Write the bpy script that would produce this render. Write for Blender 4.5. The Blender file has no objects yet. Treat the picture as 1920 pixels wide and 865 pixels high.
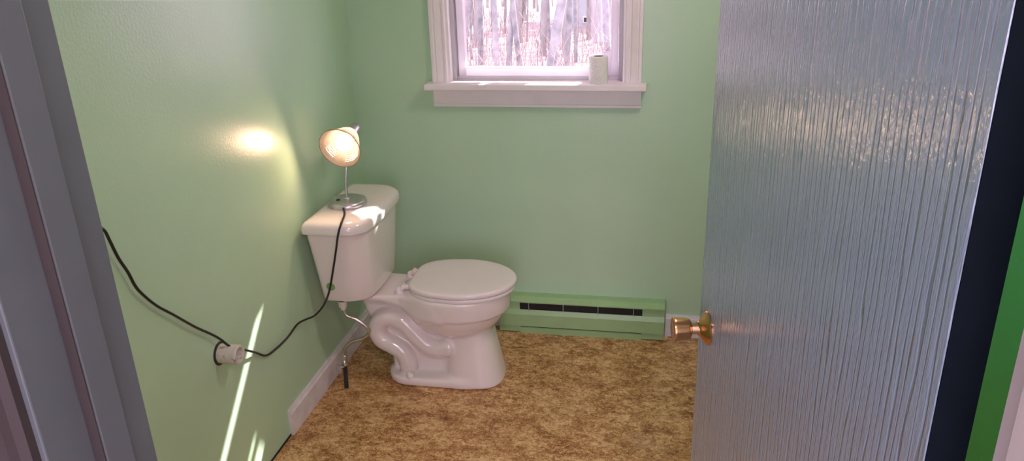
import bpy, bmesh, math, random
import numpy as np
from mathutils import Vector, Matrix

random.seed(7)
SC = bpy.context.scene
COL = SC.collection

# ------------------------------------------------------------------ camera
F_PX = 1450.0
YAW, PITCH, ROLL = -0.1926, 0.3710, -0.0319
CAM = Vector((1.2123, -2.9562, 1.6196))
fw = Vector((math.sin(YAW) * math.cos(PITCH), math.cos(YAW) * math.cos(PITCH), -math.sin(PITCH)))
r0 = Vector((math.cos(YAW), -math.sin(YAW), 0))
u0 = r0.cross(fw)
RGT = r0 * math.cos(ROLL) + u0 * math.sin(ROLL)
UPV = u0 * math.cos(ROLL) - r0 * math.sin(ROLL)
cd = bpy.data.cameras.new('camera')
cd.sensor_width = 36.0
cd.lens = F_PX * 36.0 / 1920.0
cd.clip_start = 0.02
cam = bpy.data.objects.new('camera', cd)
COL.objects.link(cam)
M4 = Matrix((RGT, UPV, -fw)).transposed().to_4x4()
M4.translation = CAM
cam.matrix_world = M4
SC.camera = cam

def at(px, py, axis, val):
    """point on the pixel's line of sight where the coordinate `axis` equals val"""
    d = fw + RGT * ((px - 960) / F_PX) - UPV * ((py - 432.5) / F_PX)
    i = 'xyz'.index(axis)
    return CAM + d * ((val - CAM[i]) / d[i])

# ------------------------------------------------------------------ world, sun, exposure
world = bpy.data.worlds.new('sky')
SC.world = world
world.use_nodes = True
bg = world.node_tree.nodes['Background']
bg.inputs[0].default_value = (0.96, 0.80, 1.08, 1)
bg.inputs[1].default_value = 4.5

SUN_DIR = Vector((-0.72, -1.0, -1.0)).normalized()
sd = bpy.data.lights.new('sun', 'SUN')
sd.energy = 13.0
sd.angle = math.radians(0.4)
sd.color = (1.0, 0.93, 0.88)
sun = bpy.data.objects.new('sun', sd)
COL.objects.link(sun)
sun.rotation_euler = SUN_DIR.to_track_quat('-Z', 'Y').to_euler()
sun.location = (4, 6, 8)

def portal(name, loc, rot, sx, sy):
    l = bpy.data.lights.new(name, 'AREA')
    l.shape = 'RECTANGLE'; l.size = sx; l.size_y = sy
    l.cycles.is_portal = True
    o = bpy.data.objects.new(name, l); COL.objects.link(o)
    o.location = loc; o.rotation_euler = rot
    return o

vs = SC.view_settings
vs.view_transform = 'Standard'
vs.look = 'None'
vs.gamma = 1.0
vs.use_curve_mapping = False
vs.exposure = 0.54
SC.cycles.use_denoising = True
SC.cycles.max_bounces = 12
SC.cycles.diffuse_bounces = 8
SC.cycles.sample_clamp_indirect = 6.0

# ------------------------------------------------------------------ materials
def new_mat(name):
    m = bpy.data.materials.new(name); m.use_nodes = True
    nt = m.node_tree
    return m, nt, nt.nodes['Principled BSDF']

def N(nt, kind, **kw):
    n = nt.nodes.new(kind)
    for k, v in kw.items():
        if k in n.inputs: n.inputs[k].default_value = v
        else: setattr(n, k, v)
    return n

def L(nt, a, ao, b, bi): nt.links.new(a.outputs[ao], b.inputs[bi])

def coords(nt, scale=(1, 1, 1), rot=(0, 0, 0)):
    tc = N(nt, 'ShaderNodeTexCoord'); mp = N(nt, 'ShaderNodeMapping')
    mp.inputs['Scale'].default_value = scale; mp.inputs['Rotation'].default_value = rot
    L(nt, tc, 'Object', mp, 'Vector')
    return mp

def ramp(nt, stops):
    r = N(nt, 'ShaderNodeValToRGB'); e = r.color_ramp.elements
    while len(e) < len(stops): e.new(0.5)
    for el, (p, c) in zip(e, stops):
        el.position = p; el.color = (*c, 1) if len(c) == 3 else c
    return r

def noise(nt, mp, scale, detail=3, rough=0.5, dist=0.0):
    n = N(nt, 'ShaderNodeTexNoise'); n.inputs['Scale'].default_value = scale
    n.inputs['Detail'].default_value = detail; n.inputs['Roughness'].default_value = rough
    n.inputs['Distortion'].default_value = dist
    L(nt, mp, 'Vector', n, 'Vector'); return n

def bump(nt, bsdf, src, out, strength, dist):
    b = N(nt, 'ShaderNodeBump'); b.inputs['Strength'].default_value = strength
    b.inputs['Distance'].default_value = dist
    L(nt, src, out, b, 'Height'); L(nt, b, 'Normal', bsdf, 'Normal'); return b

def plain(name, col, rough=0.5, metal=0.0, var=0.06, vscale=9.0, bs=0.0, bscale=200.0, coat=0.0):
    """paint, plastic or metal: a base colour with slight noise variation and fine relief"""
    m, nt, p = new_mat(name)
    mp = coords(nt)
    n = noise(nt, mp, vscale, 4)
    c0 = [max(0, c * (1 - var)) for c in col]; c1 = [min(1, c * (1 + var)) for c in col]
    r = ramp(nt, [(0.3, c0), (0.7, c1)])
    L(nt, n, 'Fac', r, 'Fac'); L(nt, r, 'Color', p, 'Base Color')
    p.inputs['Roughness'].default_value = rough; p.inputs['Metallic'].default_value = metal
    p.inputs['Coat Weight'].default_value = coat
    if bs:
        b = noise(nt, mp, bscale, 3)
        bump(nt, p, b, 'Fac', bs, 0.002)
    return m

GREEN = (0.465, 0.665, 0.465)
M = {}
M['wall'] = plain('green_wall_paint', GREEN, 0.29, var=0.03, vscale=3, bs=0.22, bscale=130)
M['wall_deep'] = plain('deep_green_wall', (0.045, 0.42, 0.10), 0.4, var=0.03, vscale=3, bs=0.2, bscale=130)  # right wall only: deeper, more saturated green than the other walls
M['hall_shade_trim'] = plain('shade_darkened_trim', (0.036, 0.031, 0.028), 0.6, var=0.06, vscale=12)  # hallway shade put into the colour of the left casing and stop strip
M['heater'] = plain('green_heater_enamel', (0.325, 0.52, 0.255), 0.35, var=0.05, vscale=12, bs=0.1, bscale=90)
M['ceil'] = plain('ceiling_white', (0.78, 0.77, 0.76), 0.8, var=0.02, bs=0.2)
M['trim'] = plain('white_trim_paint', (0.86, 0.80, 0.82), 0.38, var=0.03, vscale=14, bs=0.08, bscale=80)
M['base'] = plain('baseboard_paint', (0.72, 0.68, 0.71), 0.42, var=0.08, vscale=18, bs=0.1, bscale=60)
M['frame'] = plain('grey_door_frame_paint', (0.095, 0.118, 0.122), 0.4, var=0.05, vscale=10, bs=0.1, bscale=70)
M['hall'] = plain('hallway_brown_paint', (0.16, 0.12, 0.11), 0.6, var=0.06, vscale=5, bs=0.1)
M['door_edge'] = plain('door_edge_shaded', (0.0035, 0.0065, 0.0095), 1.0, var=0.1, vscale=30)  # near black: the shade on the hinge edge is put into its colour
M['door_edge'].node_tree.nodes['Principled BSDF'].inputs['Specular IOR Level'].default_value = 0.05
M['porcelain'] = plain('toilet_porcelain', (0.80, 0.735, 0.715), 0.09, var=0.015, vscale=5, coat=0.4)
M['seat'] = plain('toilet_seat_plastic', (0.80, 0.74, 0.735), 0.22, var=0.015, vscale=5)
M['silver'] = plain('brushed_silver', (0.62, 0.58, 0.60), 0.32, metal=0.9, var=0.06, vscale=40)
M['chrome'] = plain('worn_chrome', (0.60, 0.56, 0.53), 0.25, metal=1.0, var=0.15, vscale=60)
M['brass'] = plain('aged_brass', (0.60, 0.34, 0.15), 0.24, metal=1.0, var=0.12, vscale=30)
M['brass_dull'] = plain('dull_brass', (0.42, 0.31, 0.18), 0.42, metal=0.9, var=0.12, vscale=30)
M['black'] = plain('black_rubber', (0.015, 0.014, 0.014), 0.35, var=0.2)
M['blackpipe'] = plain('black_supply_pipe', (0.03, 0.028, 0.026), 0.5, var=0.3, vscale=30)
M['dark'] = plain('heater_dark_inside', (0.012, 0.011, 0.011), 0.7, var=0.3, vscale=50)
M['fin'] = plain('heater_fin', (0.30, 0.34, 0.28), 0.5, var=0.1)
M['bark'] = plain('grey_bark', (0.17, 0.175, 0.17), 0.9, var=0.35, vscale=5, bs=0.6, bscale=20)
M['bark2'] = plain('pale_bark', (0.22, 0.225, 0.22), 0.9, var=0.3, vscale=4, bs=0.5, bscale=16)
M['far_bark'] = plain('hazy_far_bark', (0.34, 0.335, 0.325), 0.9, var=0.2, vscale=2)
M['twig'] = plain('reddish_twigs', (0.26, 0.215, 0.19), 0.9, var=0.3, vscale=3)
M['siding'] = plain('pale_house_siding', (0.30, 0.33, 0.33), 0.8, var=0.05)
M['roofing'] = plain('house_roof_snow', (0.30, 0.28, 0.30), 0.8, var=0.1)
M['houseglass'] = plain('house_dark_glass', (0.02, 0.02, 0.02), 0.3)
M['plank'] = plain('sun_mask_plank', (0.22, 0.19, 0.17), 0.85, var=0.2, vscale=6, bs=0.3, bscale=30)
M['sticker'] = plain('green_sticker', (0.22, 0.42, 0.16), 0.5, var=0.25, vscale=160)
M['sticker_line'] = plain('sticker_pale_print', (0.45, 0.62, 0.40), 0.5, var=0.1)
M['outlet'] = plain('outlet_plastic', (0.7, 0.66, 0.6), 0.4)
M['siding_out'] = plain('outer_siding', (0.45, 0.42, 0.42), 0.8)

def mat_pipe():
    m, nt, p = new_mat('splattered_white_pipe'); mp = coords(nt)
    n = noise(nt, mp, 45, 4, 0.6)
    r = ramp(nt, [(0.0, (0.12, 0.07, 0.05)), (0.36, (0.30, 0.22, 0.18)), (0.42, (0.62, 0.58, 0.54)), (0.60, (0.66, 0.64, 0.58)), (0.66, (0.36, 0.56, 0.30))])
    L(nt, n, 'Fac', r, 'Fac'); L(nt, r, 'Color', p, 'Base Color'); p.inputs['Roughness'].default_value = 0.5
    return m
M['pipe'] = mat_pipe()

def mat_paper():
    m, nt, p = new_mat('tissue_paper'); mp = coords(nt)
    v = N(nt, 'ShaderNodeTexVoronoi'); v.inputs['Scale'].default_value = 220; L(nt, mp, 'Vector', v, 'Vector')
    p.inputs['Base Color'].default_value = (0.90, 0.87, 0.86, 1); p.inputs['Roughness'].default_value = 0.95
    bump(nt, p, v, 'Distance', 0.9, 0.003); return m
M['paper'] = mat_paper()

def mat_floor():
    m, nt, p = new_mat('mottled_brown_linoleum')
    mp = coords(nt, (1, 1.5, 1))
    a = noise(nt, mp, 82, 6, 0.8, 2.0)
    b = noise(nt, mp, 9, 4, 0.6, 0.5)
    c = noise(nt, mp, 34, 4, 0.65, 0.8)
    ad = N(nt, 'ShaderNodeMath', operation='MULTIPLY_ADD'); ad.inputs[1].default_value = 0.72
    L(nt, a, 'Fac', ad, 0)
    m2 = N(nt, 'ShaderNodeMath', operation='MULTIPLY_ADD'); m2.inputs[1].default_value = 0.3; m2.inputs[2].default_value = 0
    L(nt, c, 'Fac', m2, 0)
    m3 = N(nt, 'ShaderNodeMath', operation='MULTIPLY_ADD'); m3.inputs[1].default_value = 0.24
    L(nt, b, 'Fac', m3, 0); L(nt, m2, 'Value', m3, 2)
    L(nt, m3, 'Value', ad, 2)
    r = ramp(nt, [(0.50, (0.105, 0.034, 0.009)), (0.58, (0.28, 0.118, 0.032)), (0.63, (0.48, 0.256, 0.088)), (0.70, (0.76, 0.53, 0.28))])
    L(nt, ad, 'Value', r, 'Fac')
    # pale worn scuffs
    s = noise(nt, mp, 3.3, 5, 0.7, 0.3)
    sr = ramp(nt, [(0.62, (0, 0, 0)), (0.78, (1, 1, 1))]); L(nt, s, 'Fac', sr, 'Fac')
    mx = N(nt, 'ShaderNodeMix', data_type='RGBA')
    mf = N(nt, 'ShaderNodeMath', operation='MULTIPLY'); mf.inputs[1].default_value = 0.35
    L(nt, sr, 'Color', mf, 0); L(nt, mf, 'Value', mx, 'Factor')
    L(nt, r, 'Color', mx, 6); mx.inputs[7].default_value = (0.40, 0.33, 0.26, 1)
    L(nt, mx, 2, p, 'Base Color')
    p.inputs['Roughness'].default_value = 0.42
    bump(nt, p, a, 'Fac', 0.12, 0.003)
    return m
M['floor'] = mat_floor()

def mat_door():
    m, nt, p = new_mat('blue_grey_painted_woodgrain')
    mp = coords(nt, (1, 1, 0.035))
    fine = noise(nt, mp, 210, 3, 0.6, 0.25)
    mpw = coords(nt, (1, 1, 0.07))
    wv = N(nt, 'ShaderNodeTexWave'); wv.bands_direction = 'X'
    wv.inputs['Scale'].default_value = 26; wv.inputs['Distortion'].default_value = 7.0
    wv.inputs['Detail'].default_value = 3; wv.inputs['Detail Scale'].default_value = 1.6
    L(nt, mpw, 'Vector', wv, 'Vector')
    wr = ramp(nt, [(0.0, (0, 0, 0)), (0.16, (1, 1, 1))]); L(nt, wv, 'Fac', wr, 'Fac')
    mp3 = coords(nt, (1, 1, 0.5)); rip = noise(nt, mp3, 240, 2, 0.5)
    a = N(nt, 'ShaderNodeMath', operation='MULTIPLY_ADD'); a.inputs[1].default_value = 0.75
    L(nt, fine, 'Fac', a, 0); L(nt, wr, 'Color', a, 2)
    b = N(nt, 'ShaderNodeMath', operation='MULTIPLY_ADD'); b.inputs[1].default_value = 0.65
    L(nt, rip, 'Fac', b, 0); L(nt, a, 'Value', b, 2)
    cr = ramp(nt, [(0.0, (0.12, 0.172, 0.23)), (0.2, (0.225, 0.32, 0.415))]); L(nt, wr, 'Color', cr, 'Fac')
    L(nt, cr, 'Color', p, 'Base Color')
    p.inputs['Roughness'].default_value = 0.17
    p.inputs['Specular IOR Level'].default_value = 1.0
    bn = bump(nt, p, b, 'Value', 0.75, 0.0016)
    p.inputs['Coat Weight'].default_value = 0.8; p.inputs['Coat Roughness'].default_value = 0.2
    L(nt, bn, 'Normal', p, 'Coat Normal')
    return m
M['door'] = mat_door()

def mat_glass():
    m = bpy.data.materials.new('window_glass'); m.use_nodes = True; nt = m.node_tree; nt.nodes.clear()
    o = N(nt, 'ShaderNodeOutputMaterial'); mx = N(nt, 'ShaderNodeMixShader'); t = N(nt, 'ShaderNodeBsdfTransparent')
    g = N(nt, 'ShaderNodeBsdfGlossy'); g.inputs['Roughness'].default_value = 0.02
    lw = N(nt, 'ShaderNodeLayerWeight'); lw.inputs['Blend'].default_value = 0.5
    pw = N(nt, 'ShaderNodeMath', operation='POWER'); pw.inputs[1].default_value = 5.0; L(nt, lw, 'Facing', pw, 0)
    fr = N(nt, 'ShaderNodeMath', operation='MULTIPLY_ADD'); fr.inputs[1].default_value = 0.9; fr.inputs[2].default_value = 0.03
    L(nt, pw, 'Value', fr, 0)
    t.inputs['Color'].default_value = (0.97, 0.95, 0.97, 1)
    L(nt, fr, 'Value', mx, 'Fac'); L(nt, t, 'BSDF', mx, 1); L(nt, g, 'BSDF', mx, 2); L(nt, mx, 'Shader', o, 'Surface')
    return m
M['glass'] = mat_glass()

def mat_vinyl():
    m = bpy.data.materials.new('white_window_vinyl'); m.use_nodes = True; nt = m.node_tree; p = nt.nodes['Principled BSDF']
    o = nt.nodes['Material Output']; mx = N(nt, 'ShaderNodeMixShader'); mx.inputs[0].default_value = 0.6
    mp = coords(nt); n = noise(nt, mp, 12, 2); r = ramp(nt, [(0.3, (0.86, 0.83, 0.86)), (0.7, (0.90, 0.87, 0.90))])
    L(nt, n, 'Fac', r, 'Fac'); L(nt, r, 'Color', p, 'Base Color'); p.inputs['Roughness'].default_value = 0.35
    t = N(nt, 'ShaderNodeBsdfTranslucent'); L(nt, r, 'Color', t, 'Color')
    L(nt, p, 'BSDF', mx, 1); L(nt, t, 'BSDF', mx, 2); L(nt, mx, 'Shader', o, 'Surface')
    return m
M['vinyl'] = mat_vinyl()

def mat_shade():
    m = bpy.data.materials.new('frosted_lamp_shade'); m.use_nodes = True; nt = m.node_tree; nt.nodes.clear()
    o = N(nt, 'ShaderNodeOutputMaterial'); mx = N(nt, 'ShaderNodeMixShader'); mx.inputs[0].default_value = 0.60
    d = N(nt, 'ShaderNodeBsdfDiffuse'); d.inputs['Color'].default_value = (0.13, 0.12, 0.105, 1)
    t = N(nt, 'ShaderNodeBsdfTranslucent')
    mp = coords(nt); n = noise(nt, mp, 30, 2); r = ramp(nt, [(0.3, (0.40, 0.39, 0.37)), (0.7, (0.43, 0.42, 0.40))])
    L(nt, n, 'Fac', r, 'Fac'); L(nt, r, 'Color', t, 'Color')
    L(nt, d, 'BSDF', mx, 1); L(nt, t, 'BSDF', mx, 2); L(nt, mx, 'Shader', o, 'Surface')
    return m
M['shade'] = mat_shade()

def mat_emit(name, col, s):
    m, nt, p = new_mat(name)
    p.inputs['Base Color'].default_value = (0.8, 0.8, 0.8, 1)
    p.inputs['Emission Color'].default_value = (*col, 1); p.inputs['Emission Strength'].default_value = s
    return m
M['bulb'] = mat_emit('lit_bulb', (1.0, 0.62, 0.42), 68.0)
M['fill_dome'] = mat_emit('fill_light_glass', (1.0, 0.68, 0.72), 44.0)  # glow of the added bathroom fill light
M['fill_dome_hall'] = mat_emit('fill_light_glass_hall', (1.0, 0.71, 0.74), 78.0)  # glow of the added hallway fill light
M['print'] = plain('grey_warning_print', (0.45, 0.36, 0.28), 0.8)

def mat_ground():
    m, nt, p = new_mat('snow_and_leaf_litter'); mp = coords(nt)
    n = noise(nt, mp, 1.7, 5, 0.7, 0.5)
    f = noise(nt, mp, 7, 4, 0.7)
    lr = ramp(nt, [(0.3, (0.17, 0.14, 0.12)), (0.7, (0.27, 0.225, 0.195))]); L(nt, f, 'Fac', lr, 'Fac')
    sr = ramp(nt, [(0.565, (0, 0, 0)), (0.61, (1, 1, 1))]); L(nt, n, 'Fac', sr, 'Fac')
    mx = N(nt, 'ShaderNodeMix', data_type='RGBA')
    L(nt, sr, 'Color', mx, 'Factor'); L(nt, lr, 'Color', mx, 6); mx.inputs[7].default_value = (0.58, 0.57, 0.58, 1)
    L(nt, mx, 2, p, 'Base Color'); p.inputs['Roughness'].default_value = 0.9
    bump(nt, p, f, 'Fac', 0.4, 0.05)
    return m
M['ground'] = mat_ground()

# ------------------------------------------------------------------ mesh helpers
def link(name, verts, faces, mat, parent=None, smooth=False, auto=None):
    me = bpy.data.meshes.new(name)
    me.from_pydata([tuple(v) for v in verts], [], faces)
    me.update()
    bm = bmesh.new(); bm.from_mesh(me)
    bmesh.ops.recalc_face_normals(bm, faces=bm.faces); bm.to_mesh(me); bm.free()
    o = bpy.data.objects.new(name, me); COL.objects.link(o)
    me.materials.append(mat)
    if smooth or auto:
        for f in me.polygons: f.use_smooth = True
        if auto:
            bm = bmesh.new(); bm.from_mesh(me)
            for e in bm.edges:
                if len(e.link_faces) == 2 and e.calc_face_angle(0) > math.radians(auto): e.smooth = False
            bm.to_mesh(me); bm.free()
    if parent: o.parent = parent
    return o

class MB:
    def __init__(s): s.v = []; s.f = []
    def add(s, v, f):
        k = len(s.v); s.v += [tuple(a) for a in v]; s.f += [tuple(i + k for i in q) for q in f]; return s
    def box(s, x0, x1, y0, y1, z0, z1):
        v = [(x, y, z) for z in (z0, z1) for y in (y0, y1) for x in (x0, x1)]
        return s.add(v, [(0, 2, 3, 1), (4, 5, 7, 6), (0, 1, 5, 4), (2, 6, 7, 3), (0, 4, 6, 2), (1, 3, 7, 5)])
    def bevbox(s, x0, x1, y0, y1, z0, z1, b=0.003):
        bm = bmesh.new(); bmesh.ops.create_cube(bm, size=1)
        for v in bm.verts:
            v.co = ((x0 + x1) / 2 + v.co.x * (x1 - x0), (y0 + y1) / 2 + v.co.y * (y1 - y0), (z0 + z1) / 2 + v.co.z * (z1 - z0))
        bmesh.ops.bevel(bm, geom=bm.edges[:], offset=b, segments=2, affect='EDGES', profile=0.5)
        bm.verts.index_update()
        s.add([v.co.copy() for v in bm.verts], [[v.index for v in f.verts] for f in bm.faces]); bm.free(); return s
    def extrude(s, prof, a, b, axis):
        """closed profile swept along an axis; prof gives the other two coordinates in order"""
        n = len(prof)
        def P(p, t):
            return {'x': (t, p[0], p[1]), 'y': (p[0], t, p[1]), 'z': (p[0], p[1], t)}[axis]
        v = [P(p, a) for p in prof] + [P(p, b) for p in prof]
        f = [(i, (i + 1) % n, (i + 1) % n + n, i + n) for i in range(n)] + [tuple(range(n)), tuple(range(n, 2 * n))]
        return s.add(v, f)
    def rings(s, rings, cap=True):
        n = len(rings[0]); v = [p for r in rings for p in r]; f = []
        for k in range(len(rings) - 1):
            for i in range(n):
                f.append((k * n + i, k * n + (i + 1) % n, (k + 1) * n + (i + 1) % n, (k + 1) * n + i))
        if cap: f += [tuple(range(n)), tuple(range((len(rings) - 1) * n, len(rings) * n))]
        return s.add(v, f)
    def tube(s, pts, r, n=10, sub=1):
        pts = [Vector(p) for p in pts]
        if sub > 1: pts = catmull(pts, sub)
        rr = r if callable(r) else (lambda t: r)
        T = []
        for i in range(len(pts)):
            a = pts[max(0, i - 1)]; b = pts[min(len(pts) - 1, i + 1)]; T.append((b - a).normalized())
        up = Vector((0, 0, 1)) if abs(T[0].z) < 0.9 else Vector((1, 0, 0))
        nrm = (up - T[0] * up.dot(T[0])).normalized(); rg = []
        for i, p in enumerate(pts):
            nrm = (nrm - T[i] * nrm.dot(T[i])).normalized(); bn = T[i].cross(nrm)
            q = rr(i / (len(pts) - 1))
            rg.append([p + (nrm * math.cos(2 * math.pi * k / n) + bn * math.sin(2 * math.pi * k / n)) * q for k in range(n)])
        return s.rings(rg)
    def lathe(s, prof, origin, axis, n=32, cap=True):
        """profile (radius, distance along axis) turned about axis at origin"""
        o = Vector(origin); a = Vector(axis).normalized()
        e = (Vector((0, 0, 1)) if abs(a.z) < 0.9 else Vector((1, 0, 0))); e = (e - a * e.dot(a)).normalized(); g = a.cross(e)
        rg = [[o + a * h + (e * math.cos(2 * math.pi * k / n) + g * math.sin(2 * math.pi * k / n)) * max(r, 1e-4) for k in range(n)] for r, h in prof]
        return s.rings(rg, cap)
    def build(s, name, mat, parent=None, smooth=False, auto=None):
        return link(name, s.v, s.f, mat, parent, smooth, auto)

def catmull(P, sub):
    out = []
    for i in range(len(P) - 1):
        a = P[max(0, i - 1)]; b = P[i]; c = P[i + 1]; d = P[min(len(P) - 1, i + 2)]
        for k in range(sub):
            t = k / sub
            out.append(0.5 * ((2 * b) + (c - a) * t + (2 * a - 5 * b + 4 * c - d) * t * t + (3 * b - a - 3 * c + d) * t ** 3))
    out.append(P[-1]); return out

def tag(o, label=None, cat=None, group=None, kind=None):
    if label: o['label'] = label
    if cat: o['category'] = cat
    if group: o['group'] = group
    if kind: o['kind'] = kind
    return o

def empty(name, loc=(0, 0, 0)):
    o = bpy.data.objects.new(name, None); COL.objects.link(o); o.empty_display_size = 0.1; o.location = loc
    return o

def keep(parent, *obs):
    """parent parts that were built in world coordinates under a thing with its origin elsewhere"""
    for o in obs:
        o.parent = parent
        o.matrix_parent_inverse = Matrix.Translation(parent.location).inverted()

# ------------------------------------------------------------------ room shell
RX = 2.02          # right wall
HZ = 2.40          # ceiling
YB = -3.66               # far wall of the hallway, behind the camera
YF, YH = -2.39, -2.505   # faces of the doorway wall (bathroom side, hall side)
JL, JR = 0.727, 1.487    # clear doorway sides
DOOR_H = 2.04
WX0, WX1, WZ0, WZ1 = 0.400, 1.092, 1.058, 2.08    # window opening

S = lambda o, lab: tag(o, lab, None, None, 'structure')
S(MB().box(-0.15, RX + .15, YB, 0.15, -0.12, 0).build('floor', M['floor']), 'mottled brown sheet floor')
S(MB().box(-0.15, RX + .15, YB, 0.15, HZ, HZ + .12).build('ceiling', M['ceil']), 'white ceiling')
S(MB().box(-0.15, 0, YF, 0, 0, HZ).build('wall_left', M['wall']), 'glossy green left wall')
b = MB().box(RX, RX + .13, YF, 0, 0, HZ)
S(b.build('wall_right', M['wall_deep']), 'green right wall behind the door')
b = MB()
b.box(-0.15, WX0, 0, 0.13, 0, HZ).box(WX1, RX + .15, 0, 0.13, 0, HZ).box(WX0, WX1, 0, 0.13, 0, WZ0).box(WX0, WX1, 0, 0.13, WZ1, HZ)
S(b.build('wall_back', M['wall']), 'green back wall under the window')
b = MB()
b.box(-0.15, JL - .02, YH, YF, 0, HZ).box(JR + .02, RX + .15, YH, YF, 0, HZ).box(JL - .02, JR + .02, YH, YF, DOOR_H + .02, HZ)
S(b.build('wall_front', M['wall']), 'green wall around the doorway')
HX0, HX1, HZ0, HZ1 = 0.35, 1.88, 0.42, 2.10      # unseen window added behind the camera for fill light
b = MB()
b.box(-0.15, HX0, YB - .13, YB, 0, HZ).box(HX1, RX + .15, YB - .13, YB, 0, HZ).box(HX0, HX1, YB - .13, YB, 0, HZ0).box(HX0, HX1, YB - .13, YB, HZ1, HZ)
S(b.build('wall_hall_back', M['hall']), 'hallway wall around the added fill window')
for nm, bb in (('wall_hall_left', (-0.15, 0.0, YB, YH)), ('wall_hall_right', (RX, RX + .15, YB, YH))):
    S(MB().box(*bb, 0, HZ).build(nm, M['hall']), 'dim brown hallway wall')

# door frame: jambs with stops, casings on the hall side
def jamb(side):
    b = MB(); s = 1 if side == 'l' else -1
    x = JL if side == 'l' else JR
    X = lambda a, c: (min(x - s * a, x + s * c), max(x - s * a, x + s * c))
    b.bevbox(*X(.02, 0), YF - .0535, YF + .004, 0, DOOR_H, .0015)
    b.bevbox(*X(0, .011), YF - .070, YF - .036, 0, DOOR_H, .002)
    return b
def jamb_hall(side):
    s = 1 if side == 'l' else -1; x = JL if side == 'l' else JR
    lo, hi = sorted((x - s * .02, x - s * .0005))
    return MB().bevbox(lo, hi, YH - .003, YF - .054, 0, DOOR_H, .0015)
def casing(side):
    b = MB(); s = -1 if side == 'l' else 1
    x = (JL if side == 'l' else JR) + s * .006
    prof = [(0, 0), (0, -.008), (.006, -.013), (.016, -.013), (.020, -.009), (.030, -.011), (.046, -.017), (.056, -.018), (.060, -.012), (.060, 0)]
    b.extrude([(x + s * a, YH - .003 + c) for a, c in prof], 0, DOOR_H + .06, 'z')
    return b
t1 = jamb('l').build('trim_1', M['frame']); S(t1, 'grey painted left door jamb with stop')
t2 = jamb('r').build('trim_2', M['trim']); S(t2, 'pale right door jamb on the hinge side')
S(casing('l').build('trim_3', M['hall_shade_trim']), 'moulded casing left of the doorway, coloured dark for hall shade')
S(jamb_hall('l').build('trim_7', M['frame']), 'grey hall side of the left door jamb')
MB().box(JL + .0005, JL + .0105, YF - .0715, YF - .0702, 0, DOOR_H).build('stop_shade_strip', M['hall_shade_trim'], t1)  # dark strip stands in for shade on the stop's hall-facing side
S(jamb_hall('r').build('trim_8', M['trim']), 'pale hall side of the right door jamb')
S(casing('r').build('trim_4', M['trim']), 'pale moulded casing right of the doorway')
S(MB().bevbox(JL, JR, YH, YF, DOOR_H, DOOR_H + .02, .0015).build('trim_5', M['frame']), 'grey head jamb over the doorway')

# baseboards
def board(x0, x1, y0, y1, face):
    h, t = .098, .013
    pr = [(0, 0), (t, 0), (t, h - .016), (t - .004, h - .010), (t - .007, h), (0, h)]
    b = MB()
    if face == '+x': b.extrude([(x0 + a, z) for a, z in pr], y0, y1, 'y')
    if face == '-y': b.extrude([(y1 - a, z) for a, z in pr], x0, x1, 'x')
    return b
S(board(0.0, 0, -.885, 0, '+x').build('baseboard_left', M['base']), 'white baseboard ending short along the left wall')
b = board(.0131, .575, 0, 0, '-y'); b.add(*(lambda q: (q.v, q.f))(board(1.28, RX, 0, 0, '-y')))
S(b.build('baseboard_back', M['base']), 'white baseboard either side of the green heater')
# dark gap left where the baseboard is missing
S(MB().box(0, .0035, -2.39, -.887, 0.0, .006).build('trim_6', M['dark']), 'dark crack along the bare wall foot')

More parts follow.
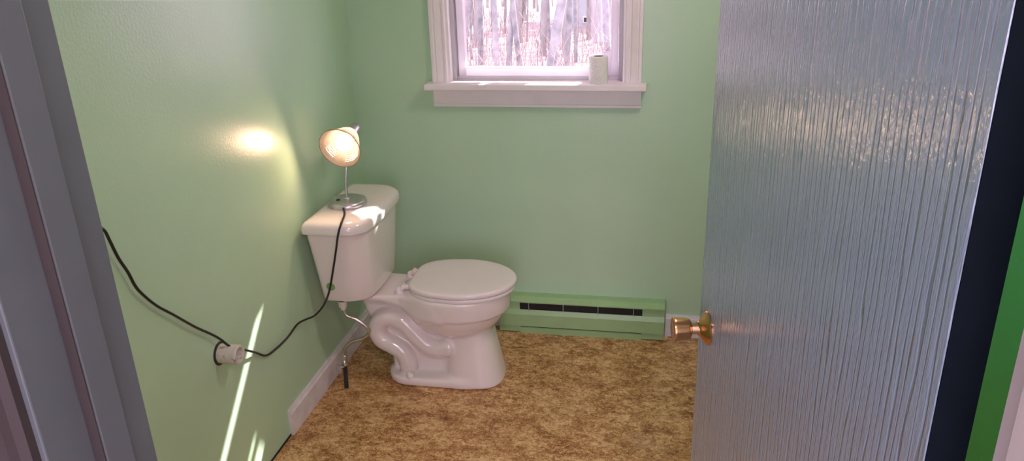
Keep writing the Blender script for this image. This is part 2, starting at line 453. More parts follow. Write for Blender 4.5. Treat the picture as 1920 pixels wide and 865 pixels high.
# ------------------------------------------------------------------ window
def window(x0, x1, z0, z1, name='window_1', lab='white double hung window over the heater'):
    w = empty(name, ((x0 + x1) / 2, 0, z0)); S(w, lab)
    T = M['trim']; P = []
    # jamb liner boards
    lin = MB().box(x0, x0 + .012, -.004, .13, z0, z1).box(x1 - .012, x1, -.004, .13, z0, z1).box(x0 + .012, x1 - .012, -.004, .13, z1 - .012, z1)
    P.append(lin.build('jamb_liner', T))
    # moulded casings
    pr = [(0, 0), (0, -.010), (.004, -.014), (.012, -.014), (.014, -.011), (.018, -.011), (.022, -.016), (.040, -.019), (.043, -.016), (.046, -.016), (.050, -.021), (.060, -.021), (.062, -.018), (.062, 0)]
    for s, x in ((-1, x0 + .002), (1, x1 - .002)):
        P.append(MB().extrude([(x + s * a, c) for a, c in pr], z0 + .012, z1 + .06, 'z').build('casing', T))
    P.append(MB().extrude([(c, z1 + a) for a, c in pr], x0 - .07, x1 + .07, 'x').build('head_casing', T))
    # stool and apron
    st = MB(); st.bevbox(x0 - .082, x1 + .080, -.068, -.0005, z0 - .012, z0 + .012, .004)
    st.bevbox(x0 + .0005, x1 - .0005, -.003, .088, z0 + .0005, z0 + .012, .002)
    P.append(st.build('window_stool', T))
    ap = MB().extrude([(-.0003, z0 - .088), (-.016, z0 - .084), (-.014, z0 - .076), (-.017, z0 - .072), (-.017, z0 - .020), (-.020, z0 - .0122), (-.0003, z0 - .0122)], x0 - .060, x1 + .060, 'x')
    P.append(ap.build('apron', T))
    # vinyl frame and tracks
    fr = MB()
    for s, x in ((1, x0 + .012), (-1, x1 - .012)):
        for a, c, y in ((0, .016, .028), (.016, .020, .062)):
            lo, hi = sorted((x + s * a, x + s * c)); fr.bevbox(lo, hi, y, .128, z0 + .012, z1 - .012, .001)
    fr.bevbox(x0 + .013, x1 - .013, .040, .128, z0 + .0125, z0 + .026, .001)
    P.append(fr.build('track_frame', M['vinyl']))
    zm = z1 - .40
    # lower sash
    a0, a1 = x0 + .034, x1 - .034
    y0, y1 = .045, .085
    sa = MB(); sa.bevbox(a0, a0 + .026, y0, y1, z0 + .026, zm, .002).bevbox(a1 - .026, a1, y0, y1, z0 + .026, zm, .002)
    sa.bevbox(a0 + .0261, a1 - .0261, y0 + .002, y1 - .001, z0 + .026, z0 + .058, .003).bevbox(a0 + .0261, a1 - .0261, y0 + .002, y1 - .001, zm - .03, zm, .002)
    sash = sa.build('lower_sash', M['vinyl']); P.append(sash)
    g = MB().box(a0 + .02, a1 - .02, .064, .068, z0 + .05, zm - .02).build('pane', M['glass'])
    sa = MB(); y0, y1 = .088, .122
    sa.bevbox(a0, a0 + .026, y0, y1, zm - .03, z1 - .02, .002).bevbox(a1 - .026, a1, y0, y1, zm - .03, z1 - .02, .002)
    sa.bevbox(a0 + .0261, a1 - .0261, y0 + .002, y1 - .001, zm - .03, zm + .004, .002).bevbox(a0 + .0261, a1 - .0261, y0 + .002, y1 - .001, z1 - .05, z1 - .02, .002)
    up = sa.build('upper_sash', M['vinyl']); P.append(up)
    g2 = MB().box(a0 + .02, a1 - .02, .103, .107, zm, z1 - .04).build('pane', M['glass'])
    keep(w, *P)
    g.parent = sash; g2.parent = up
    return w
window(WX0, WX1, WZ0, WZ1)
portal('window_portal', ((WX0 + WX1) / 2, .135, (WZ0 + WZ1) / 2), (-math.pi / 2, 0, 0), WX1 - WX0, WZ1 - WZ0)

w2 = window(0, HX1 - HX0, HZ0, HZ1, 'hall_fill_window', 'unseen white double hung window added in the hallway for fill light')
w2.location = ((HX0 + HX1) / 2, YB, HZ0); w2.rotation_euler = (0, 0, math.pi)
portal('hall_fill_portal', ((HX0 + HX1) / 2, YB - .135, (HZ0 + HZ1) / 2), (math.pi / 2, 0, 0), HX1 - HX0, HZ1 - HZ0)

# ------------------------------------------------------------------ door
DA = math.atan2(0.724, -0.142)          # direction from hinge to latch edge
HINGE = Vector((1.447, -2.362, 0.012))
DW, DT = 0.738, 0.035
door = MB().bevbox(0, DW, -DT, 0, 0, 2.02, .0015).build('door_1', M['door'])
door.location = HINGE; door.rotation_euler = (0, 0, DA)
S(door, 'open blue-grey wood-grained door with brass knob')
# local axes: +x towards the latch edge, +y is the face towards the camera's left
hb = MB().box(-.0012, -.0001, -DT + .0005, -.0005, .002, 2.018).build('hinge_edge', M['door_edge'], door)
def knob(parent, side):
    x, z = DW - .060, .936
    ax = (0, side, 0); o = (x, 0.0 if side > 0 else -DT, z)
    k = MB().lathe([(.0, .0), (.0305, .0), (.031, .002), (.0295, .0045), (.024, .008), (.0165, .014), (.0132, .0165), (.0123, .019), (0, .019)], o, ax, 36).build('knob_rose', M['brass'], parent, auto=40)
    MB().lathe([(.0105, .018), (.010, .032)], o, ax, 24).build('knob_neck', M['brass_dull'], k, auto=40)
    MB().lathe([(.0, .030), (.013, .0305), (.0175, .033), (.0195, .038), (.0212, .057), (.0222, .060), (.0218, .0622), (.019, .063), (.017, .062), (.009, .063), (0, .0635)], o, ax, 36).build('knob', M['brass'], parent, auto=50)
knob(door, 1); knob(door, -1)
MB().bevbox(DW - .0005, DW + .0012, -.030, -.006, .87, .93, .0004).build('latch_plate', M['brass_dull'], door)
for z in (.20, 1.0, 1.80):
    h = MB(); h.lathe([(.006, 0), (.006, .085)], (-.010, -DT - .004, z), (0, 0, 1), 12)
    h.box(-.010, -.0013, -DT - .003, -DT + .030, z, z + .085)
    h.build('hinge', M['brass_dull'], door, auto=40)

# ------------------------------------------------------------------ added ceiling fixtures, unseen, for fill light
def fill_ceiling_light(x, y, mat, label):
    c = Vector((x, y, HZ))
    t = empty('fill_ceiling_light', c); tag(t, label, 'fill light')
    a = MB().lathe([(0, .0005), (.150, .0005), (.155, .006), (.155, .020), (.140, .026), (0, .026)], c, (0, 0, -1), 40).build('fixture_base', M['silver'], None, auto=45)
    d = MB().lathe([(.138, .0262), (.136, .040), (.118, .062), (.085, .080), (.045, .090), (0, .093)], c, (0, 0, -1), 40).build('fill_light_dome', mat, None, smooth=True)
    keep(t, a, d)
fill_ceiling_light(1.60, -0.95, M['fill_dome'], 'unseen round ceiling light added to fill the bathroom')
fill_ceiling_light(1.50, -3.10, M['fill_dome_hall'], 'unseen round ceiling light added in the hallway for fill')

# ------------------------------------------------------------------ baseboard heater
def heater():
    x0, x1 = .580, 1.275
    h = empty('baseboard_heater', ((x0 + x1) / 2, 0, 0))
    tag(h, 'low green electric baseboard heater under the window', 'heater')
    G = M['heater']; P = []
    P.append(MB().box(x0 + .002, x1 - .002, -.012, -.0005, .006, .160).build('back_plate', M['dark']))
    P.append(MB().extrude([(-.0005, .166), (-.040, .166), (-.066, .152), (-.066, .147), (-.040, .158), (-.0005, .160)], x0, x1, 'x').build('top_cover', G))
    for a, c in ((x0, x0 + .090), (x1 - .090, x1)):
        P.append(MB().extrude([(-.012, .005), (-.058, .005), (-.058, .110), (-.056, .148), (-.040, .158), (-.012, .159)], a, c, 'x').build('end_cap', G))
    # front panel with sloping lip
    P.append(MB().extrude([(-.057, .036), (-.066, .036), (-.068, .092), (-.060, .112), (-.057, .112), (-.062, .092)], x0 - .0005, x1 + .0005, 'x').build('front_panel', G))
    P.append(MB().extrude([(-.012, .0), (-.060, .0), (-.062, .026), (-.058, .029), (-.012, .006)], x0 + .0905, x1 - .0905, 'x').build('bottom_strip', G))
    P.append(MB().box(x0 + .091, x1 - .091, -.055, -.013, .010, .145).build('heating_element', M['dark']))
    for x in (.709, .856, 1.002, 1.149):
        P.append(MB().box(x - .0013, x + .0013, -.0645, -.0555, .108, .150).build('divider', M['fin']))
    keep(h, *P)
heater()

# ------------------------------------------------------------------ toilet
YT = -.415
def smin(a, b, k):
    h = np.clip(.5 + .5 * (b - a) / k, 0, 1)
    return b * (1 - h) + a * h - k * h * (1 - h)
def seg2(u, z, pts):
    d = None
    for (a, b), (c, e) in zip(pts[:-1], pts[1:]):
        ux, uz = c - a, e - b
        t = np.clip(((u - a) * ux + (z - b) * uz) / (ux * ux + uz * uz), 0, 1)
        q = np.hypot(u - a - t * ux, z - b - t * uz)
        d = q if d is None else np.minimum(d, q)
    return d
def poly2(u, z, P):
    d = seg2(u, z, P + [P[0]]); ins = np.zeros(u.shape, bool)
    for i in range(len(P)):
        (a, b), (c, e) = P[i], P[(i + 1) % len(P)]
        if b == e: continue
        cr = ((b > z) != (e > z)) & (u < (c - a) * (z - b) / (e - b) + a); ins ^= cr
    return np.where(ins, -d, d)
def extr(d2, w, k):
    a = np.maximum(d2 + k, 0); b = np.maximum(w + k, 0)
    return np.hypot(a, b) - k + np.minimum(np.maximum(d2 + k, w + k), 0)
def spline2(P, sub=6):
    return [(p.x, p.y) for p in catmull([Vector((a, b, 0)) for a, b in P], sub)]

def bowl_field(u, v, z):
    av = np.abs(v)
    # rim band: slightly flared ellipse wall with rounded bottom
    t = np.clip((.386 - z) / .086, 0, 1)
    sc = 1 - .055 * t ** 1.3
    uc = .497
    ua = np.where(u > uc, .212, .190)
    e = (np.sqrt(((u - uc) / (ua * sc)) ** 2 + (v / (.168 * sc)) ** 2) - 1) * .17
    rim = extr(e, np.abs(z - .343) - .043, .010)
    # bowl under it
    bowl = (np.sqrt(((u - .490) / .190) ** 2 + (v / .146) ** 2 + ((z - .318) / .138) ** 2) - 1) * .13
    body = smin(rim, bowl, .012)
    # deck running back under the tank
    dk2 = poly2(u, z, [(.085, .374), (.36, .374), (.44, .36), (.47, .30), (.385, .292), (.335, .315), (.285, .336), (.22, .350), (.085, .352)])
    wd = np.where(u < .30, .122 - .10 * (u - .085), .1005) 
    wd = wd + np.clip((u - .30) / .15, 0, 1) * .05
    deck = extr(dk2, av - wd, .010)
    body = smin(body, deck, .03)
    # pedestal column
    tt = np.clip(z / .24, 0, 1)
    pu, pa, pb = .560 - .014 * tt, .116 - .034 * tt, .114 - .034 * tt
    q = ((np.abs(u - pu) / pa) ** 2.6 + (av / pb) ** 2.6) ** (1 / 2.6)
    col = extr((q - 1) * .095, np.abs(z - .125) - .125, .012)
    body = smin(body, col, .012)
    # central web
    web2 = poly2(u, z, [(.125, .36), (.150, .275), (.165, .235), (.170, .17), (.20, .13), (.235, .095), (.24, .02), (.50, .02), (.50, .32), (.36, .36)])
    web = extr(web2, av - .052, .016)
    body = smin(body, web, .018)
    # trapway
    tr = spline2([(.47, .155), (.435, .145), (.39, .155), (.345, .200), (.305, .245), (.255, .268), (.212, .252), (.192, .212), (.208, .170), (.250, .146), (.288, .120), (.304, .085), (.306, .060)], 5)
    d2 = seg2(u, z, tr) - .036
    trap = extr(d2, av - .098, .034)
    body = smin(body, trap, .009)
    # foot flange
    fu = np.maximum(np.abs(u - .412) - .194 + .095, 0); fv = np.maximum(av - .119 + .095, 0)
    f2 = np.hypot(fu, fv) - .095
    foot = extr(f2, np.abs(z - .018) - .018, .012)
    body = smin(body, foot, .016)
    return body

def surface_nets(fn, lo, hi, h):
    ax = [np.arange(a, b + h, h) for a, b in zip(lo, hi)]
    U, V, Z = np.meshgrid(*ax, indexing='ij')
    D = fn(U, V, Z); s = D < 0
    n0, n1, n2 = [k - 1 for k in D.shape]
    acc = np.zeros((n0, n1, n2, 3)); cnt = np.zeros((n0, n1, n2))
    def sub(A, o): return A[o[0]:o[0] + n0, o[1]:o[1] + n1, o[2]:o[2] + n2]
    for a in range(3):
        for o1 in (0, 1):
            for o2 in (0, 1):
                p = [o1, o2]; p.insert(a, 0); q = list(p); q[a] = 1
                d0, d1 = sub(D, p), sub(D, q); cr = (d0 < 0) != (d1 < 0)
                t = np.where(cr, d0 / np.where(cr, d0 - d1, 1), 0)
                for c in range(3):
                    acc[..., c] += np.where(cr, (t if c == a else p[c]), 0)
                cnt += cr
    act = cnt > 0; idx = -np.ones(act.shape, int); idx[act] = np.arange(act.sum())
    I = np.argwhere(act); vt = np.array(lo) + h * (I + acc[act] / cnt[act][:, None])
    faces = []
    for a in range(3):
        b, c = (a + 1) % 3, (a + 2) % 3
        sl0 = [slice(1, -1)] * 3; sl0[a] = slice(0, -1); sl1 = list(sl0); sl1[a] = slice(1, None)
        ed = np.argwhere(s[tuple(sl0)] != s[tuple(sl1)])
        off = np.array([1, 1, 1]); off[a] = 0; ed = ed + off
        eb = np.eye(3, dtype=int)[b]; ec = np.eye(3, dtype=int)[c]
        g = lambda e: idx[e[:, 0], e[:, 1], e[:, 2]]
        quad = np.stack([g(ed), g(ed - eb), g(ed - eb - ec), g(ed - ec)], 1)
        fl = s[ed[:, 0], ed[:, 1], ed[:, 2]]
        quad[~fl] = quad[~fl][:, ::-1]
        faces.append(quad)
    return vt, np.concatenate(faces)

def rrect(u0, u1, w, r, z, bow=0.0, n=10):
    """rounded rectangle ring, its front (+u) side bowed out"""
    pts = []
    for cu, cv, a0 in ((u1 - r, w - r, 0), (u0 + .02, w - .02, 90), (u0 + .02, -w + .02, 180), (u1 - r, -w + r, 270)):
        rr = r if cu > (u0 + u1) / 2 else .02
        for k in range(n + 1):
            a = math.radians(a0 + 90 * k / n)
            pts.append([cu + rr * math.cos(a), cv + rr * math.sin(a)])
    out = []
    m = 8
    for i in range(len(pts)):
        out.append(pts[i])
        nx = pts[(i + 1) % len(pts)]
        if math.hypot(nx[0] - pts[i][0], nx[1] - pts[i][1]) > .03:
            out += [[pts[i][0] + (nx[0] - pts[i][0]) * k / m, pts[i][1] + (nx[1] - pts[i][1]) * k / m] for k in range(1, m)]
    return [(u + bow * (1 - (v / w) ** 2) * max(0, (u - u0) / (u1 - u0)), v, z) for u, v in out]

def toilet():
    t = empty('toilet', (0.4, YT, 0))
    tag(t, 'white two-piece toilet with its lid down beside the left wall', 'toilet')
    P = []
    T = lambda o: P.append(o) or o
    vt, fc = surface_nets(bowl_field, (.06, -.20, -.008), (.745, .20, .40), .0052)
    vt = vt + np.array([0, YT, 0])
    vt[:, 2] = np.maximum(vt[:, 2], 0.0005)
    me_o = link('bowl', vt.tolist(), fc.tolist(), M['porcelain'], None, True)
    md = me_o.modifiers.new('smooth', 'SMOOTH'); md.factor = .5; md.iterations = 4
    T(me_o)
    # tank
    dz = lambda R: [(a, b_ + YT - .012, c) for a, b_, c in R]
    rg = []
    for k, (z, i) in enumerate([(.381, .03), (.383, .012), (.390, .004), (.402, 0)]):
        rg.append(dz(rrect(.050 + i, .214 - i, .186 - i, .07, z, .016)))
    for z in (.46, .53, .60, .668):
        q = (z - .402) / .27
        rg.append(dz(rrect(.050 - .020 * q, .214 + .016 * q, .186 + .034 * q, .07, z, .016)))
    tank = T(MB().rings(rg).build('tank', M['porcelain'], None, auto=50))
    rg = []
    for z, i in [(.662, .006), (.664, .001), (.668, 0), (.686, .001), (.695, .005), (.702, .012), (.7065, .022), (.7085, .036), (.7095, .06)]:
        rg.append(dz(rrect(.020 + min(i, .03), .243 - i, .234 - i, max(.078 - i * .6, .03), z, .016)))
    T(MB().rings(rg).build('tank_lid', M['porcelain'], None, auto=50))
    # gasket between tank and deck
    T(MB().lathe([(.045, .370), (.045, .384)], (.135, YT, 0), (0, 0, 1), 24).build('tank_gasket', M['black'], None, auto=40))
    # seat ring and cover
    def outline(s, n=72, du=0.0):
        pts = []
        for k in range(n):
            a = 2 * math.pi * k / n; c, sn = math.cos(a), math.sin(a)
            if c >= 0: u, v = .515 + .212 * c, .166 * sn
            else:
                u = .515 - .181 * abs(c) ** .40; v = .166 * math.copysign(abs(sn) ** .38, sn)
                v *= 1 - .27 * ((.515 - u) / .178) ** 2
            pts.append((.515 + (u - .515) * s, v * s))
        return pts
    def slab(zs, name, mat):
        rg = [[(u, v + YT, z) for u, v in outline(s)] for z, s in zs]
        return MB().rings(rg).build(name, mat, None, auto=45)
    T(slab([(.3862, .96), (.3866, .978), (.390, .985), (.397, .985), (.4005, .975)], 'seat_ring', M['seat']))
    T(slab([(.4030, .96), (.4032, .99), (.406, 1.0), (.414, 1.0), (.4185, .992), (.4210, .972), (.4222, .93), (.4228, .80), (.4232, .4)], 'seat_cover', M['seat']))
    for v in (-.07, .07):
        h = MB().tube([(.300, YT + v, .392), (.318, YT + v, .399), (.345, YT + v, .402)], .0095, 12)
        h.lathe([(.0, .372), (.017, .3745), (.017, .380), (.013, .387), (.010, .396), (0, .399)], (.297, YT + v, 0), (0, 0, 1), 20)
        h.tube([(.312, YT + v - .016, .400), (.312, YT + v + .016, .400)], .008, 12)
        T(h.build('seat_hinge', M['seat'], None, auto=40))
    for s in (-1, 1):
        T(MB().lathe([(.0165, .0), (.0165, .010), (.015, .018), (.010, .024), (0, .0265)], (.322, YT + s * .101, .030), (0, 0, 1), 20).build('bolt_cap', M['porcelain'], None, auto=50))
    # round green sticker on the near end of the tank
    c = at(620, 538, 'y', YT - .205)
    nrm = Vector((0, -1, -.16)).normalized()
    stk = MB().lathe([(.0, 0), (.0165, 0), (.0165, .0006), (0, .0006)], c, nrm, 28).build('sticker', M['sticker'])
    stk['label'] = 'round green sticker'
    keep(t, *P); stk.parent = tank
    return t
toilet()

# ------------------------------------------------------------------ water supply
def supply():
    s = empty('water_supply', (.081, -.572, 0))
    tag(s, 'chrome water supply line with shut-off valve rising from the floor', 'valve')
    P = []
    p0 = Vector((.081, -.572, 0)); y = -.572
    P.append(MB().tube([p0, (.083, y, .05), (.086, y, .108)], .0085, 14).build('floor_pipe', M['blackpipe'], None, auto=50))
    v = MB(); v.lathe([(.0095, .098), (.0115, .100), (.0115, .118), (.009, .121), (.009, .128), (.0105, .129), (.0105, .140), (.007, .143)], (.086, y, 0), (0, 0, 1), 16)
    v.lathe([(.0065, 0), (.0065, .022)], (.084, y, .096), (-.55, -.83, -.08), 12)
    vb = v.build('valve_body', M['chrome'], None, auto=40); P.append(vb)
    c = Vector((.084, y, .096)) + Vector((-.55, -.83, -.08)).normalized() * .022
    hd = MB().lathe([(0, 0), (.015, .0), (.0190, .002), (.0195, .006), (.016, .008), (.007, .0085), (.005, .011), (0, .011)], c, (-.55, -.83, -.08), 24)
    ho = hd.build('valve_handle', M['silver'], None, auto=40); ho.parent = vb
    pts = [(.086, y, .14), (.088, y, .155), (.100, y, .180), (.125, y + .004, .200), (.165, y + .008, .215), (.188, y + .01, .232), (.194, y + .01, .250), (.180, y + .008, .272), (.150, y + .004, .296), (.118, y, .312), (.108, y, .335), (.107, y, .352)]
    P.append(MB().tube(pts, .0062, 12, 6).build('supply_tube', M['chrome'], None, smooth=True))
    P.append(MB().lathe([(.008, .336), (.010, .338), (.010, .346), (.0155, .349), (.016, .372), (.0125, .374), (.0115, .386)], (.107, y, 0), (0, 0, 1), 8).build('coupling_nut', M['outlet'], None, auto=30))
    P.append(MB().lathe([(.0125, .374), (.0125, .384)], (.107, y, 0), (0, 0, 1), 16).build('washer', M['black'], None, auto=30))
    keep(s, *P)
supply()

# ------------------------------------------------------------------ desk lamp on the tank lid
def lamp():
    zb = .7098
    base = Vector((.122, -.462, zb))
    t = empty('gooseneck_lamp', base)
    tag(t, 'lit silver gooseneck lamp with frosted glass shade on the toilet tank', 'lamp')
    P = []
    P.append(MB().lathe([(0, 0), (.068, 0), (.070, .003), (.070, .010), (.067, .017), (.060, .0205), (.045, .022), (.012, .024), (.0105, .028), (0, .028)], base, (0, 0, 1), 48).build('lamp_base', M['silver'], None, auto=50))
    MBs = MB().bevbox(base.x - .03, base.x - .018, base.y - .03, base.y - .02, zb + .021, zb + .026, .001)
    P.append(MBs.build('switch', M['black']))
    oc = at(637, 278.5, 'y', -.560)                 # opening centre of the shade
    ax = Vector((-.048, -.94, -.265)).normalized()  # apex -> opening
    apex = oc - ax * .105
    neck = [base + Vector((0, 0, .022)), base + Vector((0, .002, .06)), base + Vector((.004, .010, .12)), base + Vector((.012, .032, .19)), apex - ax * .030 + Vector((-.004, .010, -.050)), apex - ax * .022 + Vector((0, .004, -.014))]
    pts = catmull([Vector(p) for p in neck], 26)
    n = len(pts)
    P.append(MB().tube(pts, lambda q: .0052 + .0007 * math.cos(q * n * math.pi), 12).build('gooseneck', M['silver'], None, smooth=True))
    P.append(MB().lathe([(0, -.047), (.012, -.0465), (.0185, -.042), (.0220, -.031), (.0238, -.008), (.0245, .008), (.0245, .013), (0, .013)], apex, ax, 28).build('socket_cap', M['silver'], None, auto=45))
    prof = [(.0232, .004), (.028, .010), (.038, .027), (.049, .052), (.060, .079), (.069, .097), (.0745, .105)]
    inner = [(r - .0025, h - .0005) for r, h in reversed(prof)]
    sh = MB().lathe(prof + [(.0742, .1067), (.0725, .1063)] + inner, apex, ax, 56, cap=False).build('lamp_shade', M['shade'], None, smooth=True)
    P.append(sh)
    # bulb
    bp = []
    R = .0285; hc = .068
    bp = [(.012, .012), (.0125, .030), (.016, .040)]
    for k in range(13):
        a = math.radians(-58 + k * 148 / 12); bp.append((R * math.cos(a), hc + R * math.sin(a)))
    bp.append((0, hc + R))
    P.append(MB().lathe(bp, apex, ax, 32).build('bulb', M['bulb'], None, smooth=True))
    # faint warning print inside the shade: rows of short dashes lying on the inner wall
    e = Vector((0, 0, 1)); e = (e - ax * e.dot(ax)).normalized(); g = ax.cross(e)
    rnd = random.Random(3); pb = MB()
    def rad(h):
        for (ra, ha), (rb, hb) in zip(prof[:-1], prof[1:]):
            if ha <= h <= hb: return ra + (rb - ra) * (h - ha) / (hb - ha) - .0034
        return .06
    for a0, a1 in ((95, 140), (175, 235)):
        for row in range(4):
            h = .066 + row * .007; a = a0 + rnd.uniform(0, 4)
            while a < a1:
                w = rnd.uniform(2, 5); q = []
                for aa, hh in ((a, h), (a + w, h), (a + w, h + .003), (a, h + .003)):
                    c = math.radians(aa); q.append(apex + ax * hh + (e * math.cos(c) + g * math.sin(c)) * rad(hh))
                pb.add(q, [(0, 1, 2, 3)]); a += w + rnd.uniform(1, 2.5)
    pr = pb.build('warning_print', M['print'])
    keep(t, *P); pr.parent = sh
    pr['kind'] = 'stuff'
    # cord
    c = []
    c.append(base + Vector((.010, -.066, .008)))
    for px, py, axn, v in ((646, 402, 'z', .7125), (640, 418, 'z', .7115)): c.append(at(px, py, axn, v))
    for px, py, y in ((634, 440, -.664), (630, 470, -.664), (624, 510, -.662), (617, 548, -.668), (606, 574, -.685)):
        c.append(at(px, py, 'y', y))
    for px, py, x in ((590, 592, .045), (572, 600, .030), (557, 609, .022), (540, 632, .015), (520, 652, .010), (499, 667, .008), (478, 661, .012), (452, 655, .040), (430, 649, .035), (414, 637, .02), (398, 628, .014), (365, 613, .014), (326, 591, .014), (293, 573, .012), (265, 550, .012), (252, 534, .012), (240, 511, .012), (222, 484, .012), (206, 452, .012), (197, 434, .012), (188, 426, .012), (178, 417, .014)):
        c.append(at(px, py, 'x', x))
    c.append(Vector((.02, -1.62, 1.075))); c.append(Vector((.03, -1.66, 1.085)))
    cord = MB().tube(c, .0037, 8, 5).build('power_cord', M['black'], None, smooth=True)
    plug = MB().bevbox(.006, .036, -1.676, -1.650, 1.072, 1.098, .004).build('plug', M['black'])
    keep(t, cord); plug.parent = cord
lamp()
o = empty('wall_outlet', (0, -1.663, 1.085)); tag(o, 'small pale outlet plate on the left wall near the doorway', 'outlet')
p1 = MB().bevbox(.0002, .006, -1.698, -1.628, 1.025, 1.140, .002).build('cover_plate', M['outlet'])
p2 = MB().bevbox(.0055, .0075, -1.676, -1.650, 1.045, 1.068, .0005).build('socket', M['trim']); keep(o, p1, p2)

# pipe stub sticking out of the left wall
def stub():
    c = Vector((0, -1.195, .506))
    t = empty('pipe_stub', c); tag(t, 'short paint-splattered white pipe stub sticking out of the left wall', 'pipe')
    a = MB().lathe([(.0285, .0005), (.0285, .060), (.0265, .062), (.0215, .062), (.0205, .060), (.0205, .004), (0, .004)], c, (1, 0, 0), 32).build('pipe_wall', M['pipe'], None, auto=40)
    b = MB().lathe([(.0285, .0002), (.036, .0002), (.034, .003), (.0285, .0035)], c, (1, 0, 0), 28, cap=False).build('torn_wall_rim', M['blackpipe'], None, smooth=True)
    d = MB().lathe([(0, .0042), (.020, .0042), (.020, .006), (0, .006)], c, (1, 0, 0), 24).build('pipe_inside', M['dark']); keep(t, a, b, d)
stub()

# ------------------------------------------------------------------ paper roll and loose sheet on the stool
def paper():
    zt = WZ0 + .0122
    c = Vector((.990, -.020, zt))
    t = empty('toilet_paper_roll', c); tag(t, 'half-used white toilet paper roll standing on the window sill', 'paper roll')
    n = 40
    def ring(r, h, ph=0): return [c + Vector((r * math.cos(2 * math.pi * k / n), r * math.sin(2 * math.pi * k / n), h)) for k in range(n)]
    R = .0355
    a = MB().rings([ring(R - .001, 0), ring(R, .002), ring(R, .098), ring(R - .0015, .100), ring(.0195, .1002), ring(.0190, .098), ring(.019, .001)], cap=False).build('paper_body', M['paper'], None, auto=45)
    b = MB().rings([ring(.0189, .0005), ring(.0189, .099), ring(.0180, .099), ring(.0180, .0005)], cap=False).build('cardboard_core', plain('cardboard', (.36, .27, .2), .9), None, auto=45)
    keep(t, a, b)
    # loose sheet leaning between the roll and the right sash
    vs_, fs = [], []
    nu, nv = 14, 12
    for i in range(nu + 1):
        for j in range(nv + 1):
            a_, b_ = i / nu, j / nv
            x = .985 + a_ * (.045 + .010 * b_)
            y = .020 + .018 * b_ - .012 * a_ * (1 - b_) + .004 * math.sin(5 * a_ + 2 * b_)
            z = zt + .002 + b_ * (.100 + .014 * a_) + .012 * a_ * (1 - b_)
            vs_.append((x, y, z))
    for i in range(nu):
        for j in range(nv):
            k = i * (nv + 1) + j; fs.append((k, k + 1, k + nv + 2, k + nv + 1))
    s = link('paper_sheet', vs_, fs, M['vinyl'], None, True)
    sm = s.modifiers.new('thickness', 'SOLIDIFY'); sm.thickness = .0012
    tag(s, 'loose white paper sheet leaning on the window behind the roll', 'paper')
paper()

# ------------------------------------------------------------------ outside: added sun-shaping deck above the window, woods, house
def deck():  # unseen deck, added so its gaps cast the sun streaks and lid patch
    z = 2.20
    t = empty('sun_mask_deck', (1.2, .15, z)); tag(t, 'unseen plank deck added above the window to shape the sun', 'deck')
    P = []
    X0, X1 = -.2, 2.6
    E = (1.9, 1.9)
    # plank rows front to back; each opening gives its left and right edge at the row's two sides
    rows = [(.16, .30, []), (.301, .44, []), (.441, .58, []), (.581, .712, []),
            (.712, .772, [((1.225, 1.195), E)]),
            (.772, .895, []),
            (.895, .945, [((1.31, 1.245), (1.315, 1.328))]),
            (.945, .985, [((1.245, 1.26), (1.328, 1.372)), ((1.475, 1.495), E)]),
            (.985, 1.005, [((1.26, 1.27), (1.385, 1.36))]),
            (1.005, 1.04, [((1.27, 1.315), (1.35, 1.352)), ((1.505, 1.52), E)]),
            (1.04, 1.11, [((1.345, 1.36), (1.375, 1.392)), ((1.52, 1.55), E)]),
            (1.11, 1.19, [((1.22, 1.22), (1.75, 1.75))]), (1.19, 1.24, []), (1.241, 1.34, []), (1.341, 1.60, []), (1.601, 1.86, []), (1.861, 2.12, [])]
    for y0, y1, ops in rows:
        left = (X0, X0)
        for a, c in ops + [((X1, X1), None)]:
            P.append(MB().extrude([(left[0], y0), (a[0], y0), (a[1], y1), (left[1], y1)], z, z + .022, 'z').build('plank', M['plank']))
            left = c
    for x in (X0 + .05, X1 - .05):
        P.append(MB().box(x - .03, x + .03, .135, 2.12, z - .10, z - .0005).build('beam', M['plank']))
    for x in (X0 + .05, X1 - .05):
        P.append(MB().box(x - .045, x + .045, 2.02, 2.11, -.80, z - .1005).build('post', M['plank']))
    keep(t, *P)
deck()

def gz(x, y): return -.70 - .045 * max(0, y - 1) + .10 * math.sin(.5 * x + .3 * y) * min(1, max(0, (y - 2) / 6))
vs_, fs = [], []
nx, ny = 60, 60
for i in range(nx + 1):
    for j in range(ny + 1):
        x = -45 + 90 * i / nx; y = -14 + 74 * (j / ny)
        vs_.append((x, y, gz(x, y)))
for i in range(nx):
    for j in range(ny):
        k = i * (ny + 1) + j; fs.append((k, k + 1, k + ny + 2, k + ny + 1))
tag(link('snowy_ground', vs_, fs, M['ground'], None, True), 'woodland ground with patchy snow and leaf litter outside the window', 'ground', None, 'structure')

def ground_at(px, py):
    d = fw + RGT * ((px - 960) / F_PX) - UPV * ((py - 432.5) / F_PX)
    t = 3.0
    while t < 70:
        p = CAM + d * t
        if p.y > .2 and p.z <= gz(p.x, p.y): return p
        t += .05
    return CAM + d * 60

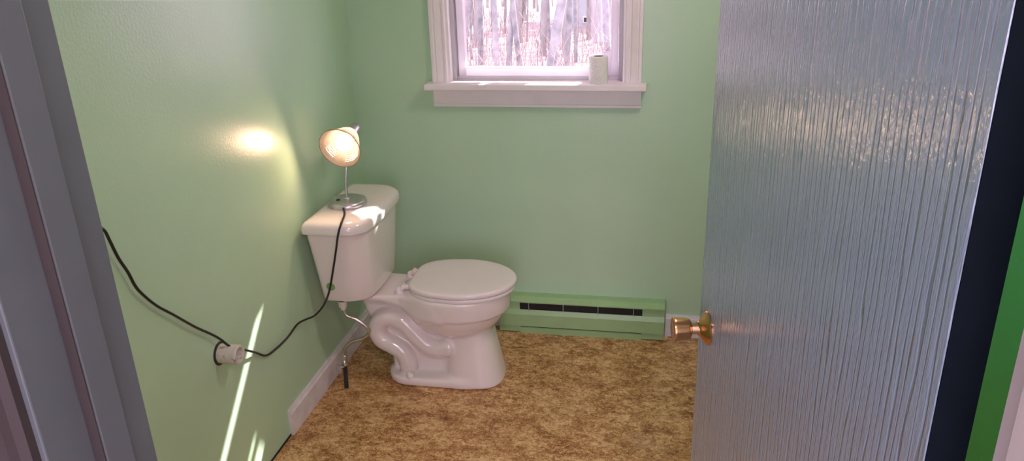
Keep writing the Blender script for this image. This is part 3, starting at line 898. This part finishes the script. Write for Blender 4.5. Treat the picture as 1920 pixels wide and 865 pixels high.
def tree(px_bot, px_top, py_bot, wpx, mat, label, name='tree', rnd=random, fork=False):
    b = ground_at(px_bot, py_bot)
    dist = (b - CAM).length
    r = wpx / 2 / F_PX * dist
    top = at(px_top, 0, 'y', b.y)
    k = (top - b); kk = Vector((k.x / max(k.z, .1), 0, 1)); kk.x = max(-.35, min(.35, kk.x))
    H = rnd.uniform(9, 12)
    pts = [b + Vector((0, 0, -.3))] + [b + kk * (H * i / 8) + Vector((rnd.uniform(-.06, .06) * i, rnd.uniform(-.06, .06) * i, 0)) * .5 for i in range(9)]
    t = empty(name, b); tag(t, label, 'tree', 'bare trees outside the window')
    tr = MB().tube(pts, lambda q: r * (1.25 - .25 * min(1, q * 8)) * (1 - .8 * q), 10, 3).build('trunk', mat, None, smooth=True)
    P = [tr]
    for k in range(5):
        f = .28 + .13 * k; s = pts[1] .lerp(pts[-1], f); a = rnd.uniform(0, 6.28); l = rnd.uniform(1.2, 2.6)
        q = [s, s + Vector((math.cos(a), math.sin(a), .8)) * l * .5, s + Vector((math.cos(a) * 1.1, math.sin(a) * 1.1, 1.5)) * l]
        P.append(MB().tube(q, lambda u, rr=r: rr * .35 * (1 - .85 * u), 6, 3).build('branch', mat, None, smooth=True))
    keep(t, *P)
    return t

rt = random.Random(11)
TREES = [
 (902, 900, 122, 13, 'bark', 'short dark tree trunk nearest the left sash outside'),
 (932, 926, 134, 12, 'bark2', 'slim pale tree left of the twin trunks outside'),
 (954, 962, 131, 12, 'bark2', 'straight pale trunk of the twin trees outside'),
 (976, 962, 133, 12, 'bark', 'leaning darker trunk of the twin trees outside'),
 (1033, 1056, 134, 21, 'bark2', 'thickest tree, leaning right, in the middle of the window'),
 (1062, 1066, 128, 13, 'bark', 'tree just right of the thickest leaning tree outside'),
 (1080, 1077, 118, 8, 'bark', 'thin tree between the thick tree and far house'),
 (1140, 1136, 112, 14, 'bark', 'broad dark tree nearest the right sash outside'),
 (1030, 1028, 95, 7, 'bark', 'thin distant tree left of the thickest leaning tree'),
 (885, 880, 112, 6, 'bark', 'thin tree at the left edge of the window view'),
 (1127, 1124, 86, 7, 'bark2', 'slender pale tree beside the far house'),
]
for pb, pt, py, w, mt, lab in TREES: tree(pb, pt, py, w, M[mt], lab, rnd=rt)

# far thin trunks and brush nobody could count
b = MB(); rb = random.Random(5)
HCX = at(1100, 60, 'y', 26.0).x
def in_house(x, y): return HCX - 2.4 < x < HCX + 6.0 and 24.2 < y < 32.8
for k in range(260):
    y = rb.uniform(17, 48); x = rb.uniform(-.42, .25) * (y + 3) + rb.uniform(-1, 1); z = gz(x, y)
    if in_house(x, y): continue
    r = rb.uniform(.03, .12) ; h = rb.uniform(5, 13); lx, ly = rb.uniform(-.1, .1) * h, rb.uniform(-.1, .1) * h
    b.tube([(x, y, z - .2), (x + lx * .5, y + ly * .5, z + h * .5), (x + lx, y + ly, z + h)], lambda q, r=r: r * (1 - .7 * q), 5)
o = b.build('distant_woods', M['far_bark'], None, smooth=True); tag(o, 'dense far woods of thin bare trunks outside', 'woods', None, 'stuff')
b = MB()
for k in range(5200):
    y = 7.5 + 26 * rb.random() ** 1.2; x = rb.uniform(-.42, .25) * (y + 3); z = gz(x, y)
    if in_house(x, y): continue
    h = rb.uniform(.15, .7) if rb.random() < .93 else rb.uniform(.7, 1.6); a = rb.uniform(0, 6.28); s = rb.uniform(.1, .8) * h
    r = rb.uniform(.0025, .006) * (1 + y * .04)
    m_ = Vector((x + math.cos(a) * s * .3, y + math.sin(a) * s * .3, z + h * .6))
    b.tube([(x, y, z - .05), m_, (x + math.cos(a) * s, y + math.sin(a) * s, z + h)], lambda q, r=r: r * (1 - .6 * q), 4)
o = b.build('underbrush', M['twig'], None); tag(o, 'tangle of reddish leafless underbrush outside the window', 'brush', None, 'stuff')

def house():
    c = at(1100, 60, 'y', 26.0); zg = gz(c.x, 26) - .3
    h = empty('distant_house', (c.x, 26, zg)); tag(h, 'pale house among the trees far behind the window', 'house')
    P = []
    x0, x1 = c.x - .9, c.x + 4.5
    zt = at(1100, -60, 'y', 26.0).z
    P.append(MB().box(x0, x1, 26, 31, zg, zt).build('wall', M['siding']))
    P.append(MB().extrude([(25.5, zt), (31.5, zt), (28.5, zt + 2.2)], x0 - .4, x1 + .4, 'x').build('roof', M['roofing']))
    for px in (1098, 1112):
        a = at(px - 5, 31, 'y', 25.96); d = at(px + 5, 43, 'y', 25.96)
        f = MB().box(a.x, d.x, 25.95, 25.999, d.z, a.z).build('window_frame', M['trim']); P.append(f)
        wp = MB().box(a.x + .03, d.x - .03, 25.93, 25.95, d.z + .03, a.z - .03).build('window_pane', M['houseglass']); wp.parent = f
    keep(h, *P)
house()
